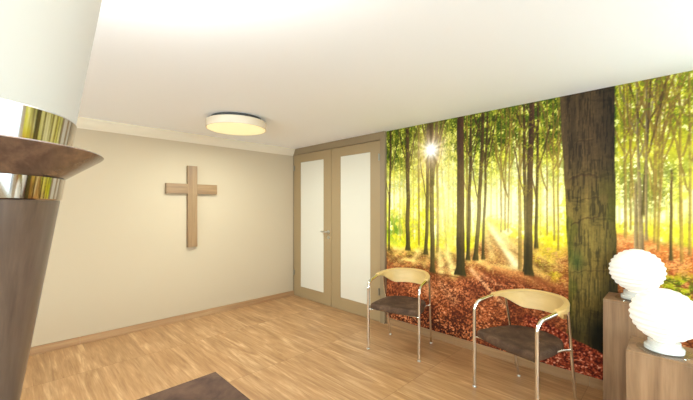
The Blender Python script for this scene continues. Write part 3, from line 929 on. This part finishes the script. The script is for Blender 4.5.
def globe_lamp(label):
    t = thing('globe_lamp', label, 'table lamp', group='ribbed white globe lamps')
    bm = bmesh.new()
    lathe(bm, [(0.0, 0.0012), (0.124, 0.0012), (0.128, 0.004), (0.126, 0.009), (0.118, 0.011), (0.0, 0.011)], 64, cap=False)
    obj('glass_foot', bm, M_glass, t, smooth=True, angle=35)
    bm = bmesh.new()
    lathe(bm, [(0.0, 0.0115), (0.092, 0.0115), (0.092, 0.030), (0.088, 0.034), (0.076, 0.036), (0.075, 0.064), (0.0, 0.064)], 48, cap=False)
    obj('neck', bm, M_neck, t, smooth=True, angle=35)
    # horizontally ribbed glass body
    prof = [(0.050, 0.0645)]
    zc, A, B, ribs = 0.221, 0.157, 0.150, 12
    n = ribs * 10
    a0, a1 = -74, 84
    for i in range(n + 1):
        u = i / n
        a = math.radians(a0 + (a1 - a0) * u)
        rip = 0.0034 * (1 - math.cos(2 * PI * ribs * u)) * (1 + 0.2 * math.sin(PI * u))
        prof.append(((A + rip) * math.cos(a), zc + (B + rip) * math.sin(a)))
    prof.append((0.0, prof[-1][1] + 0.001))
    bm = bmesh.new()
    lathe(bm, prof, 72)
    obj('glass_shade', bm, M_globe, t, smooth=True, angle=70)
    return t
lamp = globe_lamp('ribbed white globe lamp on the taller plinth against the mural')
lamp.location = (3.292, 0.236, 0.827)
lamp2 = copy_tree(lamp)
lamp2['label'] = 'nearer ribbed white globe lamp on the shorter plinth'
lamp2.location = (2.80, 0.075, 0.645)

# ------------------------------------------------------------------ dark table and the torch lamp on it
tb = thing('side_table', 'dark brown mottled tabletop corner in front of the bare floor', 'table', (-0.20, 1.059, 0))
tw, td, th_ = 0.889, 0.50, 0.74
obj('tabletop', boxes(((-tw, -td, th_ - 0.035), (tw, td, th_)), bevel=0.0015), M_top, tb)
obj('apron', boxes(((-tw + 0.05, -td + 0.05, th_ - 0.11), (tw - 0.05, -td + 0.07, th_ - 0.0355)), ((-tw + 0.05, td - 0.07, th_ - 0.11), (tw - 0.05, td - 0.05, th_ - 0.0355)),
                   ((-tw + 0.05, -td + 0.07, th_ - 0.11), (-tw + 0.07, td - 0.07, th_ - 0.0355)), ((tw - 0.07, -td + 0.07, th_ - 0.11), (tw - 0.05, td - 0.07, th_ - 0.0355))), M_walnut, tb)
for sx in (-1, 1):
    for sy in (-1, 1):
        cx_, cy_ = sx * (tw - 0.10), sy * (td - 0.10)
        obj('leg', boxes(((cx_ - 0.028, cy_ - 0.028, 0), (cx_ + 0.028, cy_ + 0.028, th_ - 0.0355)), bevel=0.003), M_walnut, tb)

tl = thing('torch_lamp', 'big torch-shaped lamp with dark wooden cone, chrome rings and white top at the left edge', 'lamp', (-0.0997, 0.988, 0.74))
Z0 = 0.74
def cone_r(z):
    return 0.119 + 0.155 * (z - 1.139)
bm = bmesh.new()
lathe(bm, [(0.0, 0.0), (0.085, 0.0), (0.088, 0.006), (0.086, 0.014), (0.062, 0.020), (cone_r(0.78), 0.04), (cone_r(1.533), 1.533 - Z0), (0.0, 1.533 - Z0)], 128, cap=False)
obj('cone_base', bm, M_walnut, tl, smooth=True, angle=30)
bm = bmesh.new()
lathe(bm, [(0.0, 1.5335 - Z0), (0.181, 1.5335 - Z0), (0.1835, 1.536 - Z0), (0.190, 1.578 - Z0), (0.0, 1.578 - Z0)], 128, cap=False)
obj('chrome_ring', bm, M_ring, tl, smooth=True, angle=30)
bm = bmesh.new()
lathe(bm, [(0.0, 1.5785 - Z0), (0.186, 1.5785 - Z0), (0.255, 1.6275 - Z0), (0.258, 1.631 - Z0), (0.256, 1.6335 - Z0), (0.20, 1.640 - Z0), (0.0, 1.640 - Z0)], 128, cap=False)
obj('wooden_collar', bm, M_walnut_f, tl, smooth=True, angle=30)
bm = bmesh.new()
lathe(bm, [(0.0, 1.6405 - Z0), (0.199, 1.6405 - Z0), (0.2085, 1.699 - Z0), (0.207, 1.7015 - Z0), (0.0, 1.7015 - Z0)], 128, cap=False)
obj('chrome_ring', bm, M_ring, tl, smooth=True, angle=30)
bm = bmesh.new()
zt = 2.16
lathe(bm, [(0.0, 1.702 - Z0), (0.2065, 1.702 - Z0), (cone_r(zt) + 0.002, zt - Z0), (cone_r(zt) - 0.004, zt + 0.003 - Z0), (cone_r(zt) - 0.010, zt - Z0), (0.195, 1.712 - Z0), (0.0, 1.712 - Z0)], 128, cap=False)
obj('white_shade', bm, M_torchshade, tl, smooth=True, angle=30)

# ------------------------------------------------------------------ light
def area(name, loc, rot, sx, sy, power, col):
    d = bpy.data.lights.new(name, 'AREA')
    d.shape = 'RECTANGLE'
    d.size, d.size_y = sx, sy
    d.energy = power
    d.color = col
    o = bpy.data.objects.new(name, d)
    C.objects.link(o)
    o.location, o.rotation_euler = loc, rot
    return o

DAY = (0.84, 1.155, 1.33)
TILT = math.radians(58)     # the added lamps are tipped upwards to brighten the ceiling
for a, b in south:      # area lights added at the unseen windows, to light the room
    area('window_daylight', ((a + b) / 2, Y_SOUTH + 0.05, 1.45), (PI / 2 + TILT, 0, 0), b - a - 0.1, 1.6, P_SOUTH, DAY)
for a, b in west:
    area('window_daylight', (X_WEST + 0.05, (a + b) / 2, 1.5), (PI / 2 + TILT, 0, -PI / 2), b - a - 0.1, 1.6, P_WEST, DAY)
area('window_daylight', (X_MURAL + 0.02, sum(EAST) / 2, 1.45), (PI / 2 + TILT * 0.5, 0, PI / 2), EAST[1] - EAST[0] - 0.1, 1.6, P_EAST, DAY)  # lamp added at the unseen window beside the mural
# the round ceiling light
d = bpy.data.lights.new('ceiling_light_bulb', 'AREA')
d.shape, d.size, d.energy, d.color = 'DISK', 0.6, P_CEIL, (0.89, 1.09, 1.14)
o = bpy.data.objects.new('ceiling_light_bulb', d)
C.objects.link(o)
o.location = (1.792, 3.508, ROOM_H - 0.130)
# point light added in the torch lamp's open top to brighten the ceiling
d = bpy.data.lights.new('added_uplight', 'POINT')
d.energy, d.color, d.shadow_soft_size = P_TORCH, (0.97, 1.03, 1.08), 0.08
o = bpy.data.objects.new('added_uplight', d)
C.objects.link(o)
o.location = (-0.0997, 0.988, 2.06)
o.parent = None

w = bpy.data.worlds.new('daylight')
bpy.context.scene.world = w
w.use_nodes = True
bg = w.node_tree.nodes['Background']
bg.inputs[0].default_value = (0.80, 0.90, 1.0, 1)
bg.inputs[1].default_value = 1.0

# ------------------------------------------------------------------ camera: level, 1.52 m above the floor, looking into the far corner
cam = bpy.data.cameras.new('camera')
cam.sensor_width = 36.0
cam.lens = 36.0 * 336.0 / 693.0
cam.shift_x = 1.0 / 693.0
cam.shift_y = 6.5 / 693.0
cam.clip_start = 0.02
co = bpy.data.objects.new('camera', cam)
C.objects.link(co)
co.location = (0, 0, EYE)
co.rotation_euler = (PI / 2, 0, -PI / 4)
S = bpy.context.scene
S.camera = co
S.view_settings.view_transform = 'Standard'
S.view_settings.look = 'None'
S.view_settings.gamma = 1.0
S.view_settings.use_curve_mapping = False
S.view_settings.exposure = EXPOSURE
S.cycles.use_denoising = True
S.cycles.max_bounces = 10
S.cycles.diffuse_bounces = 4
